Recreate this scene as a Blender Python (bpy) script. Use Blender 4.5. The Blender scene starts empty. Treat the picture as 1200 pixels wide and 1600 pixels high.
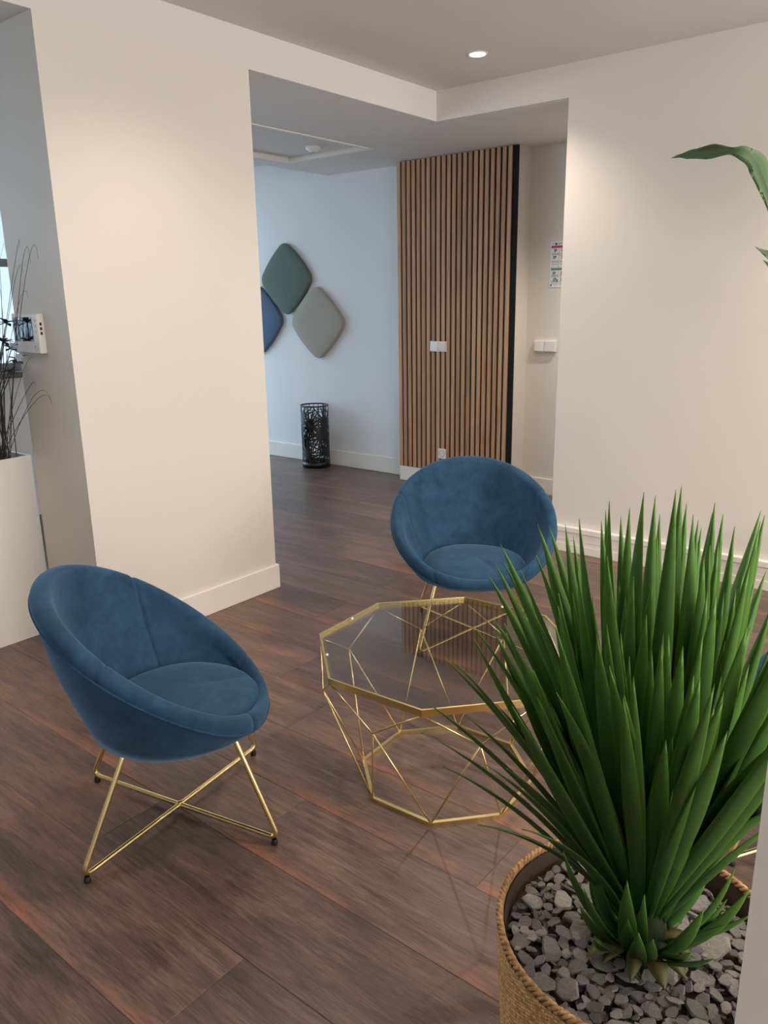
import bpy, math, random
import numpy as np
from mathutils import Vector, Matrix

C = bpy.context.scene.collection
SC = bpy.context.scene
random.seed(7)
PI = math.pi

# ------------------------------------------------------------------ camera, world, lights, exposure
EYE = Vector((0, 0, 1.45))
FPX = 1224.46
AX = Vector((0.62327204, -0.21492139, 0.75189145))     # world axes seen in the camera (right, down, forward)
AY = Vector((-0.78184204, -0.15162698, 0.60475804))
AZ = Vector((-0.01596841, -0.96478912, -0.26253944))
ROT = Matrix((AX, AY, AZ))
cam_data = bpy.data.cameras.new('camera')
cam = bpy.data.objects.new('camera', cam_data)
C.objects.link(cam)
cam_data.sensor_fit = 'VERTICAL'
cam_data.sensor_height = 36.0
cam_data.lens = 36.0 * FPX / 1600.0
cam_data.clip_start = 0.02
cam.matrix_world = Matrix.Translation(EYE) @ (ROT @ Matrix(((1, 0, 0), (0, -1, 0), (0, 0, -1)))).to_4x4()
SC.camera = cam

SC.view_settings.view_transform = 'Standard'
SC.view_settings.look = 'None'
SC.view_settings.gamma = 1.0
SC.view_settings.use_curve_mapping = False
SC.view_settings.exposure = 0.6

world = bpy.data.worlds.new('sky')
SC.world = world
world.use_nodes = True
wbg = world.node_tree.nodes['Background']
wbg.inputs['Color'].default_value = (0.67, 0.83, 1.0, 1)
wbg.inputs['Strength'].default_value = 4.5


def light(name, kind, loc, energy, color, **kw):
    d = bpy.data.lights.new(name, kind)
    d.energy = energy
    d.color = color
    for k, v in kw.items():
        setattr(d, k, v)
    o = bpy.data.objects.new(name, d)
    C.objects.link(o)
    o.location = loc
    return o


WARM = (1.0, 0.85, 0.71)
DAY = (0.62, 0.80, 1.0)
SPOT = dict(spot_size=math.radians(132), spot_blend=0.75, shadow_soft_size=0.045)
for lx, ly, e in ((1.95, 2.10, 25), (0.55, 2.10, 25), (3.70, 0.20, 54), (1.95, 0.45, 52),
                  (1.95, -1.2, 50), (3.55, -1.4, 50)):
    light('ceiling_spot', 'SPOT', (lx, ly, 2.585), e, WARM, **SPOT)
light('passage_spot', 'SPOT', (4.72, 1.75, 2.42), 56, (1.0, .88, .76), **SPOT)
# added soft fill lamp behind the camera; the near wall has no glazing
o = light('room_fill', 'AREA', (1.4, -3.45, 1.55), 158, (1.0, 0.94, 0.90), shape='RECTANGLE', size=6.0, size_y=2.0)
o.rotation_euler = (PI / 2, 0, 0)


# ------------------------------------------------------------------ mesh helpers
def mesh_obj(name, verts, faces, m, parent=None, smooth=False, uvs=None):
    me = bpy.data.meshes.new(name)
    me.from_pydata([tuple(v) for v in verts], [], faces)
    if smooth:
        me.polygons.foreach_set('use_smooth', [True] * len(me.polygons))
    if uvs is not None:
        ul = me.uv_layers.new(name='UVMap')
        idx = np.empty(len(me.loops), dtype=np.int32)
        me.loops.foreach_get('vertex_index', idx)
        ul.data.foreach_set('uv', np.asarray(uvs, dtype=np.float32)[idx].ravel())
    if m is not None:
        me.materials.append(m)
    me.update()
    o = bpy.data.objects.new(name, me)
    C.objects.link(o)
    if parent is not None:
        o.parent = parent
    return o


class MB:
    """collects shapes into one mesh"""
    def __init__(s):
        s.v = []
        s.f = []

    def add(s, v, f):
        n = len(s.v)
        s.v += [tuple(p) for p in v]
        s.f += [tuple(i + n for i in q) for q in f]
        return s

    def box(s, x0, x1, y0, y1, z0, z1, b=0.0):
        if b <= 0:
            v = [(x, y, z) for z in (z0, z1) for y in (y0, y1) for x in (x0, x1)]
            f = [(0, 2, 3, 1), (4, 5, 7, 6), (0, 1, 5, 4), (2, 6, 7, 3), (0, 4, 6, 2), (1, 3, 7, 5)]
            return s.add(v, f)
        # chamfered box
        import bmesh
        bm = bmesh.new()
        bmesh.ops.create_cube(bm, size=1.0)
        for q in bm.verts:
            q.co = Vector(((x0 + x1) / 2 + q.co.x * (x1 - x0), (y0 + y1) / 2 + q.co.y * (y1 - y0), (z0 + z1) / 2 + q.co.z * (z1 - z0)))
        bmesh.ops.bevel(bm, geom=bm.edges[:], offset=b, segments=2, profile=0.5, affect='EDGES')
        bm.verts.index_update()
        v = [q.co.copy() for q in bm.verts]
        f = [[q.index for q in p.verts] for p in bm.faces]
        bm.free()
        return s.add(v, f)

    def tube(s, pts, r, n=8, closed=False, cap=True):
        pts = [Vector(p) for p in pts]
        N = len(pts)
        rr = r if isinstance(r, (list, tuple)) else [r] * N
        tang = []
        for i in range(N):
            a = pts[(i - 1) % N] if (closed or i > 0) else pts[i]
            b = pts[(i + 1) % N] if (closed or i < N - 1) else pts[i]
            t = b - a
            tang.append(t.normalized() if t.length > 1e-9 else Vector((0, 0, 1)))
        ref = Vector((0, 0, 1)) if abs(tang[0].z) < 0.9 else Vector((1, 0, 0))
        nrm = tang[0].cross(ref).normalized()
        v = []
        for i in range(N):
            nrm = (nrm - tang[i] * nrm.dot(tang[i]))
            nrm = nrm.normalized() if nrm.length > 1e-9 else tang[i].orthogonal().normalized()
            bn = tang[i].cross(nrm)
            for k in range(n):
                a = 2 * PI * k / n
                v.append(pts[i] + (nrm * math.cos(a) + bn * math.sin(a)) * rr[i])
        f = []
        for i in range(N if closed else N - 1):
            j = (i + 1) % N
            for k in range(n):
                k2 = (k + 1) % n
                f.append((i * n + k, i * n + k2, j * n + k2, j * n + k))
        if cap and not closed:
            f.append(tuple(range(n))[::-1])
            f.append(tuple((N - 1) * n + k for k in range(n)))
        return s.add(v, f)

    def lathe(s, prof, n=32, c=(0, 0, 0), closed=False):
        v = []
        for (r, z) in prof:
            for k in range(n):
                a = 2 * PI * k / n
                v.append((c[0] + r * math.cos(a), c[1] + r * math.sin(a), c[2] + z))
        f = []
        P = len(prof)
        for i in range(P if closed else P - 1):
            j = (i + 1) % P
            for k in range(n):
                k2 = (k + 1) % n
                f.append((i * n + k, i * n + k2, j * n + k2, j * n + k))
        return s.add(v, f)

    def build(s, name, m, parent=None, smooth=False):
        return mesh_obj(name, s.v, s.f, m, parent, smooth)


def fillet(pts, rad, n=6):
    pts = [Vector(p) for p in pts]
    out = [pts[0]]
    for i in range(1, len(pts) - 1):
        a, b, c = pts[i - 1], pts[i], pts[i + 1]
        d1 = (a - b).normalized()
        d2 = (c - b).normalized()
        ang = d1.angle(d2)
        L = min(rad / math.tan(ang / 2), (a - b).length * .45, (c - b).length * .45)
        p, q = b + d1 * L, b + d2 * L
        for k in range(n + 1):
            t = k / n
            out.append(p * (1 - t) ** 2 + b * 2 * t * (1 - t) + q * t * t)
    out.append(pts[-1])
    return out


def empty(name, loc=(0, 0, 0), rz=0.0):
    o = bpy.data.objects.new(name, None)
    C.objects.link(o)
    o.empty_display_size = 0.1
    o.location = loc
    o.rotation_euler = (0, 0, rz)
    return o


def tag(o, label, cat, group=None):
    o['label'] = label
    o['category'] = cat
    if group:
        o['group'] = group
    return o


def struct(o):
    o['kind'] = 'structure'
    return o


def smooth_by_angle(o, deg=40):
    me = o.data
    me.polygons.foreach_set('use_smooth', [True] * len(me.polygons))
    me.set_sharp_from_angle(angle=math.radians(deg))
    return o


# ------------------------------------------------------------------ materials
def srgb(r, g, b):
    def l(c):
        c /= 255.0
        return c / 12.92 if c <= 0.04045 else ((c + 0.055) / 1.055) ** 2.4
    return (l(r), l(g), l(b), 1.0)


class NT:
    def __init__(s, name):
        s.m = bpy.data.materials.new(name)
        s.m.use_nodes = True
        s.t = s.m.node_tree
        s.bsdf = s.t.nodes['Principled BSDF']

    def n(s, kind, **kw):
        q = s.t.nodes.new(kind)
        for k, v in kw.items():
            if k.startswith('i_'):
                q.inputs[k[2:].replace('_', ' ')].default_value = v
            else:
                setattr(q, k, v)
        return q

    def l(s, a, b):
        s.t.links.new(a, b)

    def math(s, op, a, b=None, c=None, clamp=False):
        q = s.n('ShaderNodeMath', operation=op, use_clamp=clamp)
        for i, x in enumerate((a, b, c)):
            if x is None:
                continue
            if isinstance(x, (int, float)):
                q.inputs[i].default_value = x
            else:
                s.l(x, q.inputs[i])
        return q.outputs[0]

    def ramp(s, fac, stops):
        q = s.n('ShaderNodeValToRGB')
        e = q.color_ramp.elements
        while len(e) < len(stops):
            e.new(0.5)
        for i, (p, c) in enumerate(stops):
            e[i].position = p
            e[i].color = c
        s.l(fac, q.inputs[0])
        return q.outputs[0]

    def mix(s, fac, a, b, blend='MIX'):
        q = s.n('ShaderNodeMix', data_type='RGBA', blend_type=blend)
        for key, x in ((0, fac), (6, a), (7, b)):
            if isinstance(x, (int, float)):
                q.inputs[key].default_value = x
            elif isinstance(x, tuple):
                q.inputs[key].default_value = x
            else:
                s.l(x, q.inputs[key])
        return q.outputs[2]

    def noise(s, vec, scale, detail=4, rough=.55, dist=0.0):
        q = s.n('ShaderNodeTexNoise')
        q.inputs['Scale'].default_value = scale
        q.inputs['Detail'].default_value = detail
        q.inputs['Roughness'].default_value = rough
        q.inputs['Distortion'].default_value = dist
        if vec is not None:
            s.l(vec, q.inputs['Vector'])
        return q.outputs['Fac']

    def bump(s, h, strength=.2, dist=.01):
        q = s.n('ShaderNodeBump')
        q.inputs['Strength'].default_value = strength
        q.inputs['Distance'].default_value = dist
        s.l(h, q.inputs['Height'])
        s.l(q.outputs[0], s.bsdf.inputs['Normal'])

    def set(s, **kw):
        for k, v in kw.items():
            s.bsdf.inputs[k.replace('_', ' ')].default_value = v
        return s


def plain(name, col, rough=.5, metal=0.0, spec=.5):
    q = NT(name)
    q.set(Base_Color=col, Roughness=rough, Metallic=metal)
    q.bsdf.inputs['Specular IOR Level'].default_value = spec
    return q.m


def paint(name, col, rough=.65):
    q = NT(name)
    tc = q.n('ShaderNodeTexCoord')
    f = q.noise(tc.outputs['Object'], 1.7, 3)
    q.l(q.mix(f, tuple(c * .97 for c in col[:3]) + (1,), col), q.bsdf.inputs['Base Color'])
    q.set(Roughness=rough)
    q.bsdf.inputs['Specular IOR Level'].default_value = .3
    q.bump(q.noise(tc.outputs['Object'], 220, 2), .05, .001)
    return q.m


def per_object(q):
    tc = q.n('ShaderNodeTexCoord')
    oi = q.n('ShaderNodeObjectInfo')
    return tc.outputs['Object'], oi.outputs['Random']


def shifted(q, vec, rnd, scale=(1, 1, 1), k=37.0):
    mp = q.n('ShaderNodeMapping')
    mp.inputs['Scale'].default_value = scale
    q.l(vec, mp.inputs['Vector'])
    cb = q.n('ShaderNodeCombineXYZ')
    q.l(q.math('MULTIPLY', rnd, k), cb.inputs[0])
    q.l(q.math('MULTIPLY', rnd, k * 1.7), cb.inputs[1])
    q.l(q.math('MULTIPLY', rnd, k * .6), cb.inputs[2])
    q.l(cb.outputs[0], mp.inputs['Location'])
    return mp.outputs[0]


def floor_mat(name, streak=True):
    q = NT(name)
    vec, rnd = per_object(q)
    v1 = shifted(q, vec, rnd, (7, 1.5, 1))
    v2 = shifted(q, vec, rnd, (60, 5, 1))
    v3 = shifted(q, vec, rnd, (300, 17, 1))
    a = q.noise(v1, 1.0, 6, .62, .8)
    b = q.noise(v2, 1.0, 5, .65, .5)
    g = q.noise(v3, 1.0, 3, .65)
    fac = q.math('ADD', q.math('MULTIPLY', a, .5), q.math('MULTIPLY', b, .5))
    fac = q.math('ADD', fac, q.math('MULTIPLY', q.math('SUBTRACT', rnd, .5), .10))
    col = q.ramp(fac, [(.34, srgb(70, 57, 54)), (.47, srgb(95, 77, 71)), (.56, srgb(112, 90, 81)), (.72, srgb(146, 112, 94))])
    if streak:
        sx = q.n('ShaderNodeSeparateXYZ')
        q.l(vec, sx.inputs[0])
        e = q.n('ShaderNodeMapRange', interpolation_type='SMOOTHSTEP')
        q.l(sx.outputs[0], e.inputs[0])
        e.inputs[1].default_value = -.128
        e.inputs[2].default_value = -.060
        e.inputs[3].default_value = 1.0
        e.inputs[4].default_value = 0.0
        on = q.math('GREATER_THAN', q.math('FRACT', q.math('MULTIPLY', rnd, 13.7)), .45)
        ln = q.noise(shifted(q, vec, rnd, (4, 1.9, 1), 91), 1.0, 3)
        ln = q.math('MULTIPLY', q.math('SUBTRACT', ln, .42), 4.0, clamp=True)
        m = q.math('MULTIPLY', q.math('MULTIPLY', e.outputs[0], on), ln)
        m = q.math('MULTIPLY', m, q.math('ADD', q.math('MULTIPLY', b, .9), .25), clamp=True)
        m2 = q.math('MULTIPLY', q.math('SUBTRACT', a, .53), 3.0, clamp=True)
        m = q.math('MAXIMUM', m, q.math('MULTIPLY', m2, .45))
        col = q.mix(m, col, srgb(166, 108, 80))
    dark = q.math('MULTIPLY', q.math('SUBTRACT', .5, g), 2.6, clamp=True)
    col = q.mix(dark, col, srgb(48, 38, 35))
    lit = q.math('MULTIPLY', q.math('SUBTRACT', g, .55), 2.2, clamp=True)
    col = q.mix(lit, col, srgb(140, 108, 92))
    q.l(col, q.bsdf.inputs['Base Color'])
    q.l(q.math('ADD', q.math('MULTIPLY', g, .16), .27), q.bsdf.inputs['Roughness'])
    q.bsdf.inputs['Specular IOR Level'].default_value = .5
    q.bump(g, .10, .002)
    return q.m


def oak_mat(name):
    q = NT(name)
    vec, rnd = per_object(q)
    v = shifted(q, vec, rnd, (40, 40, 1.6))
    a = q.noise(v, 1.0, 5, .6, 1.2)
    w = q.noise(shifted(q, vec, rnd, (260, 260, 6)), 1.0, 2)
    f = q.math('ADD', q.math('MULTIPLY', a, .7), q.math('MULTIPLY', w, .3))
    f = q.math('ADD', f, q.math('MULTIPLY', q.math('SUBTRACT', rnd, .5), .2))
    q.l(q.ramp(f, [(.32, srgb(150, 110, 80)), (.5, srgb(182, 140, 104)), (.68, srgb(200, 160, 124))]), q.bsdf.inputs['Base Color'])
    q.set(Roughness=.55)
    q.bump(w, .15, .001)
    return q.m


def velvet_mat(name):
    q = NT(name)
    vec, rnd = per_object(q)
    a = q.noise(vec, 6.5, 4, .6, 1.0)
    b = q.noise(vec, 28, 3, .6, .4)
    f = q.math('ADD', q.math('MULTIPLY', a, .65), q.math('MULTIPLY', b, .35))
    q.l(q.ramp(f, [(.30, srgb(32, 58, 82)), (.5, srgb(42, 72, 99)), (.70, srgb(52, 86, 114))]), q.bsdf.inputs['Base Color'])
    q.set(Roughness=.85)
    q.bsdf.inputs['Specular IOR Level'].default_value = .12
    q.bsdf.inputs['Sheen Weight'].default_value = .58
    q.bsdf.inputs['Sheen Roughness'].default_value = .38
    q.bsdf.inputs['Sheen Tint'].default_value = srgb(135, 170, 205)
    q.bump(q.math('ADD', q.math('MULTIPLY', a, 1.0), q.math('MULTIPLY', q.noise(vec, 420, 2), .12)), .12, .012)
    return q.m


def fabric_mat(name, col):
    q = NT(name)
    tc = q.n('ShaderNodeTexCoord')
    f = q.noise(tc.outputs['Object'], 140, 3, .7)
    q.l(q.mix(f, tuple(c * .78 for c in col[:3]) + (1,), tuple(min(1, c * 1.15) for c in col[:3]) + (1,)), q.bsdf.inputs['Base Color'])
    q.set(Roughness=.95)
    q.bsdf.inputs['Specular IOR Level'].default_value = .1
    q.bsdf.inputs['Sheen Weight'].default_value = .2
    q.bump(f, .3, .003)
    return q.m


def glass_mat(name, tint, k=1.0, rough=0.0):
    m = bpy.data.materials.new(name)
    m.use_nodes = True
    t = m.node_tree
    t.nodes.clear()
    out = t.nodes.new('ShaderNodeOutputMaterial')
    tr = t.nodes.new('ShaderNodeBsdfTransparent')
    tr.inputs[0].default_value = tint
    gl = t.nodes.new('ShaderNodeBsdfGlossy')
    gl.inputs['Roughness'].default_value = rough
    fr = t.nodes.new('ShaderNodeFresnel')
    fr.inputs[0].default_value = 1.5
    mu = t.nodes.new('ShaderNodeMath')
    mu.operation = 'MULTIPLY'
    mu.inputs[1].default_value = k
    mx = t.nodes.new('ShaderNodeMixShader')
    # same reflectance on both faces of the pane
    ge = t.nodes.new('ShaderNodeNewGeometry')
    io = t.nodes.new('ShaderNodeMapRange')
    io.inputs[3].default_value = 1.5
    io.inputs[4].default_value = 1 / 1.5
    t.links.new(ge.outputs['Backfacing'], io.inputs[0])
    t.links.new(io.outputs[0], fr.inputs[0])
    t.links.new(fr.outputs[0], mu.inputs[0])
    t.links.new(mu.outputs[0], mx.inputs[0])
    t.links.new(tr.outputs[0], mx.inputs[1])
    t.links.new(gl.outputs[0], mx.inputs[2])
    t.links.new(mx.outputs[0], out.inputs[0])
    return m


def leaf_mat(name, dark, mid, edge, transl=.25, rough=.42):
    q = NT(name)
    vec, rnd = per_object(q)
    uv = q.n('ShaderNodeTexCoord').outputs['UV']
    sx = q.n('ShaderNodeSeparateXYZ')
    q.l(uv, sx.inputs[0])
    u, v = sx.outputs[0], sx.outputs[1]
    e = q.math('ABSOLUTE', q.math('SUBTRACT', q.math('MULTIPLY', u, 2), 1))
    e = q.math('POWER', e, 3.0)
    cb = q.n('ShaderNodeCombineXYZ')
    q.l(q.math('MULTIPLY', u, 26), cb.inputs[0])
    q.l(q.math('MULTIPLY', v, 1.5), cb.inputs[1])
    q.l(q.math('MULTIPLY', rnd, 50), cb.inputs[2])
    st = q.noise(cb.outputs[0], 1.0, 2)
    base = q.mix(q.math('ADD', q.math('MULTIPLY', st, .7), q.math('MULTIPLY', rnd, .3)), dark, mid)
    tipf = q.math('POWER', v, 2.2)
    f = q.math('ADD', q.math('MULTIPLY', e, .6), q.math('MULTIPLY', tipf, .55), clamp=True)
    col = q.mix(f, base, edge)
    q.l(col, q.bsdf.inputs['Base Color'])
    q.set(Roughness=rough)
    q.bsdf.inputs['Specular IOR Level'].default_value = .4
    tl = q.n('ShaderNodeBsdfTranslucent')
    q.l(col, tl.inputs[0])
    mx = q.n('ShaderNodeMixShader')
    mx.inputs[0].default_value = transl
    q.l(q.bsdf.outputs[0], mx.inputs[1])
    q.l(tl.outputs[0], mx.inputs[2])
    q.l(mx.outputs[0], q.t.nodes['Material Output'].inputs[0])
    return q.m


def stone_mat(name):
    q = NT(name)
    vec, rnd = per_object(q)
    a = q.noise(shifted(q, vec, rnd, (1, 1, 1)), 5, 6, .7)
    f = q.math('ADD', q.math('MULTIPLY', a, .55), q.math('MULTIPLY', rnd, .45))
    q.l(q.ramp(f, [(.2, srgb(98, 96, 95)), (.5, srgb(134, 131, 128)), (.72, srgb(160, 156, 150)), (.92, srgb(168, 160, 138))]), q.bsdf.inputs['Base Color'])
    q.set(Roughness=.8)
    q.bump(a, .55, .08)
    return q.m


def basket_mat(name):
    q = NT(name)
    uv = q.n('ShaderNodeTexCoord').outputs['UV']
    fl = q.n('ShaderNodeVectorMath', operation='FLOOR')
    q.l(uv, fl.inputs[0])
    wn = q.n('ShaderNodeTexWhiteNoise', noise_dimensions='2D')
    q.l(fl.outputs[0], wn.inputs['Vector'])
    nz = q.noise(uv, 2.6, 3)
    f = q.math('ADD', q.math('MULTIPLY', wn.outputs['Value'], .6), q.math('MULTIPLY', nz, .4))
    q.l(q.ramp(f, [(.1, srgb(134, 96, 58)), (.45, srgb(186, 142, 92)), (.8, srgb(214, 176, 122))]), q.bsdf.inputs['Base Color'])
    q.set(Roughness=.6)
    return q.m


M = {}
M['wall'] = paint('wall_paint', srgb(223, 218, 210))
M['wall_cool'] = paint('wall_paint_passage', srgb(228, 228, 228))
M['ceil'] = paint('ceiling_paint', srgb(222, 218, 214), .8)
M['trim'] = paint('trim_lacquer', srgb(234, 229, 220), .4)
M['floor'] = floor_mat('vinyl_plank')
M['floor_base'] = plain('floor_joint', srgb(40, 31, 29), .6)
M['brass'] = plain('polished_brass', srgb(240, 220, 160), .27, 1.0)
M['brass_dark'] = plain('brushed_brass', srgb(206, 172, 104), .3, 1.0)
M['rubber'] = plain('black_rubber', srgb(22, 21, 20), .6)
M['velvet'] = velvet_mat('blue_velvet')
M['glass'] = glass_mat('table_glass', (.86, .885, .885, 1), 1.5)
M['pane'] = glass_mat('window_glass', (.93, .97, .98, 1))
M['oak'] = oak_mat('oak_slat')
M['felt'] = plain('black_felt', srgb(40, 42, 45), .95, 0, .1)
M['plastic'] = plain('white_plastic', srgb(232, 230, 226), .35)
M['plastic_grey'] = plain('grey_plastic', srgb(196, 196, 194), .4)
M['dark'] = plain('dark_hole', srgb(18, 18, 19), .6)
M['screen'] = plain('black_screen', srgb(22, 34, 52), .06)
M['metal_black'] = plain('black_sheet_metal', srgb(21, 22, 25), .42)
M['green_fabric'] = fabric_mat('green_felt', srgb(98, 114, 106))
M['grey_fabric'] = fabric_mat('grey_felt', srgb(168, 162, 150))
M['blue_fabric'] = fabric_mat('blue_felt', srgb(86, 108, 134))
M['lacquer'] = plain('white_lacquer', srgb(232, 228, 220), .3)
M['soil'] = plain('dark_soil', srgb(48, 40, 34), .95)
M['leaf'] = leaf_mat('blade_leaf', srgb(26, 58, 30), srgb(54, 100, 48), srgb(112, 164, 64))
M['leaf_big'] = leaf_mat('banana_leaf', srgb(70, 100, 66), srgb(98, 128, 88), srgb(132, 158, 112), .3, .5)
M['leaf_root'] = leaf_mat('leaf_base', srgb(74, 74, 40), srgb(112, 100, 60), srgb(84, 98, 52), .1, .6)
M['reed'] = plain('reed_blade', srgb(62, 60, 50), .7)
M['dark_leaf'] = plain('dark_leaf', srgb(40, 52, 48), .6)
M['stem'] = plain('dark_green_stem', srgb(40, 54, 30), .7)
M['petal'] = plain('pale_petal', srgb(140, 154, 172), .6)
M['stone'] = stone_mat('grey_slate')
M['basket'] = basket_mat('seagrass_weave')
M['paper'] = plain('sign_white', srgb(232, 232, 232), .5)
M['sign_red'] = plain('sign_red', srgb(178, 64, 88), .5)
M['sign_green'] = plain('sign_green', srgb(70, 150, 116), .5)
M['sign_ink'] = plain('sign_ink', srgb(92, 90, 96), .5)
M['window_frame'] = plain('grey_frame', srgb(120, 128, 136), .5)
em = NT('lamp_glow')
em.set(Base_Color=(1, 1, 1, 1))
em.bsdf.inputs['Emission Color'].default_value = (1, .93, .82, 1)
em.bsdf.inputs['Emission Strength'].default_value = 30
M['glow'] = em.m


def unproject(px, py):
    """direction of the sight line through a pixel of the photograph"""
    return (ROT @ Vector((px - 600, py - 800, FPX)))


def at_X(px, py, X):
    d = unproject(px, py)
    return EYE + d * (X / d.x)


def at_Y(px, py, Y):
    d = unproject(px, py)
    return EYE + d * (Y / d.y)


def at_Z(px, py, Z):
    d = unproject(px, py)
    return EYE + d * ((Z - EYE.z) / d.z)


# ------------------------------------------------------------------ room shell
H, HS = 2.60, 2.44
X0, X1 = -3.0, 5.26
Y0, Y1 = -3.6, 7.2
YA, XB = 2.864, 4.108

floor = struct(MB().box(X0 - .2, X1 + .2, Y0 - .2, Y1 + .2, -.12, -.004).build('floor', M['floor_base']))
PW = 0.2556
rng = random.Random(11)
plank_cache = {}


def plank_mesh(L):
    key = round(L, 2)
    if key not in plank_cache:
        w, g, c = PW / 2 - .0004, .0004, .0012
        l = key / 2 - g
        v = [(-w, -l, -.004), (w, -l, -.004), (w, l, -.004), (-w, l, -.004),
             (-w, -l, -.0008), (w, -l, -.0008), (w, l, -.0008), (-w, l, -.0008),
             (-w + c, -l + c, 0), (w - c, -l + c, 0), (w - c, l - c, 0), (-w + c, l - c, 0)]
        f = [(0, 1, 5, 4), (1, 2, 6, 5), (2, 3, 7, 6), (3, 0, 4, 7), (4, 5, 9, 8), (5, 6, 10, 9), (6, 7, 11, 10), (7, 4, 8, 11), (8, 9, 10, 11)]
        me = bpy.data.meshes.new('plank')
        me.from_pydata(v, [], f)
        me.materials.append(M['floor'])
        plank_cache[key] = me
    return plank_cache[key]


for i in range(-4, 19):
    xc = .673 + PW * i + PW / 2
    if xc + PW / 2 > X1 + .12:
        break
    y = -1.6 + rng.uniform(0, 1.0)
    y = -.9 + rng.choice((0, .3, .6, .9)) - 1.0
    while y < Y1:
        L = 1.24
        yy = min(y + L, Y1)
        if yy - y > .05:
            p = bpy.data.objects.new('plank', plank_mesh(yy - y))
            C.objects.link(p)
            p.location = (xc, (y + yy) / 2, 0)
            p.parent = floor
        y += L

struct(MB().box(X0 - .2, X1 + .2, Y0 - .2, Y1 + .2, H, H + .15).build('ceiling', M['ceil']))
# lowered ceiling over the passage and the alcove, with a shallow coffer
hx0, hx1, hy0, hy1 = 3.25, 4.485, 3.69, 4.46
cl = MB()
cl.box(X0, X1, YA, hy0, HS, H)
cl.box(X0, hx0, hy0, hy1, HS, H)
cl.box(hx1, X1, hy0, hy1, HS, H)
cl.box(X0, X1, hy1, 4.70, HS, H)
cl.box(XB, X1, Y0, YA, HS, H)
struct(cl.build('ceiling', M['ceil']))
struct(MB().box(hx0, hx1, hy0, hy1, HS + .03, HS + .06).build('ceiling', M['ceil']))
# bead round the coffer
t = .022
tb = MB()
tb.box(hx1 - .004, hx1 + t, hy0 - t, hy1 + t, HS - .006, HS + .02)
tb.box(hx0 - t, hx1 - .004, hy1 - .004, hy1 + t, HS - .006, HS + .02)
tb.box(hx0 - t, hx1 - .004, hy0 - t, hy0 + .004, HS - .006, HS + .02)
struct(tb.build('trim_1', M['trim']))

PX0, PX1, PYD = 1.654, 2.655, 3.268
struct(MB().box(PX0, PX1, YA, PYD, 0, HS).build('wall_left', M['wall']))
struct(MB().box(XB, XB + .16, Y0, 2.03, 0, HS).build('wall_right', M['wall']))
struct(MB().box(5.189, 5.40, 3.876, Y1 + .1, 0, H).build('wall_back', M['wall_cool']))
struct(MB().box(5.064, 5.40, 2.86, 3.876, 0, HS).build('wall_back', M['wall']))
struct(MB().box(5.258, 5.40, Y0, 2.86, 0, HS).build('wall_back', M['wall']))
struct(MB().box(X0 - .15, X0, Y0, 5.46, 0, H).build('wall_rear', M['wall']))
struct(MB().box(X0, X1, Y0 - .15, Y0, 0, H).build('wall_near', M['wall']))
NPX = .62
struct(MB().box(NPX, NPX + .14, -1.2, NPX * math.tan(math.radians(9.95)), 0, H).build('wall_entrance', M['wall']))

# glazed wall of the alcove (window_1) and of the passage (window_2)
WY = 5.31
SILL = 1.02
ww = MB()
ww.box(X0, 2.95, WY, WY + .15, 0, SILL)
ww.box(X0, 2.95, WY, WY + .15, 2.30, H)
ww.box(2.88, 2.95, WY, WY + .15, SILL, 2.30)
ww.box(X0, -1.6, WY, WY + .15, SILL, 2.30)
struct(ww.build('wall_window', M['wall_cool']))
struct(MB().box(2.80, 2.95, WY + .15, Y1 + .1, 0, H).build('wall_passage', M['wall_cool']))


def window(name, x0, x1, y, z0, z1, mull, trans):
    w = struct(empty(name, ((x0 + x1) / 2, y, z0)))
    ox, oy, oz = w.location
    fr = MB()
    for a in (x0, x1 - .05):
        fr.box(a - ox, a + .05 - ox, -.02, .05, 0, z1 - z0)
    for b in (z0, z1 - .05):
        fr.box(x0 + .05 - ox, x1 - .05 - ox, -.02, .05, b - oz, b + .05 - oz)
    for a in mull:
        fr.box(a - .025 - ox, a + .025 - ox, -.015, .045, .05, z1 - z0 - .05)
    for b in trans:
        fr.box(x0 + .05 - ox, x1 - .05 - ox, -.012, .042, b - oz - .025, b + .025 - oz)
    struct(fr.build('window_frame', M['window_frame'], w))
    xs = [x0] + list(mull) + [x1]
    for a, b in zip(xs[:-1], xs[1:]):
        struct(MB().box(a + .02 - ox, b - .02 - ox, .01, .018, .03, z1 - z0 - .03).build('pane', M['pane'], w))
    return w


window('window_1', -1.6, 2.88, WY + .05, SILL, 2.30, (-.2, 1.2, 2.45), (1.72,))
window('window_2', 2.95, 5.189, Y1 + .02, .05, 2.5, (3.97,), (2.05,))
wf = MB()
wf.box(2.95, 5.189, Y1, Y1 + .1, 2.5, H).box(2.95, 5.189, Y1, Y1 + .1, 0, .05)
struct(wf.build('wall_window', M['wall_cool']))
struct(MB().box(-1.6, 2.70, WY - .16, WY + .05, SILL - .035, SILL + .002, .004).build('window_sill', plain('dark_sill', srgb(92, 88, 86), .4)))
# daylit ground outside the glazing
struct(MB().box(-14, 14, WY + 2.2, 30, -.4, -.2).build('ground', plain('pale_paving', srgb(176, 178, 178), .8)))

# skirting boards
BB = .128


def board(name, x0, x1, y0, y1, z1):
    o = MB().box(x0, x1, y0, y1, 0, z1, .004).build(name, M['trim'])
    return struct(o)


board('baseboard_left', PX0 - .001, PX1 + .014, YA - .014, YA, BB)
board('baseboard_left', PX1, PX1 + .014, YA, PYD, BB)
board('baseboard_back', 5.174, 5.189, 3.88, Y1, .137)
board('baseboard_back', 5.041, 5.064, 2.85, 3.88, .118)
board('baseboard_back', 5.243, 5.258, Y0, 2.86, .124)
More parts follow.
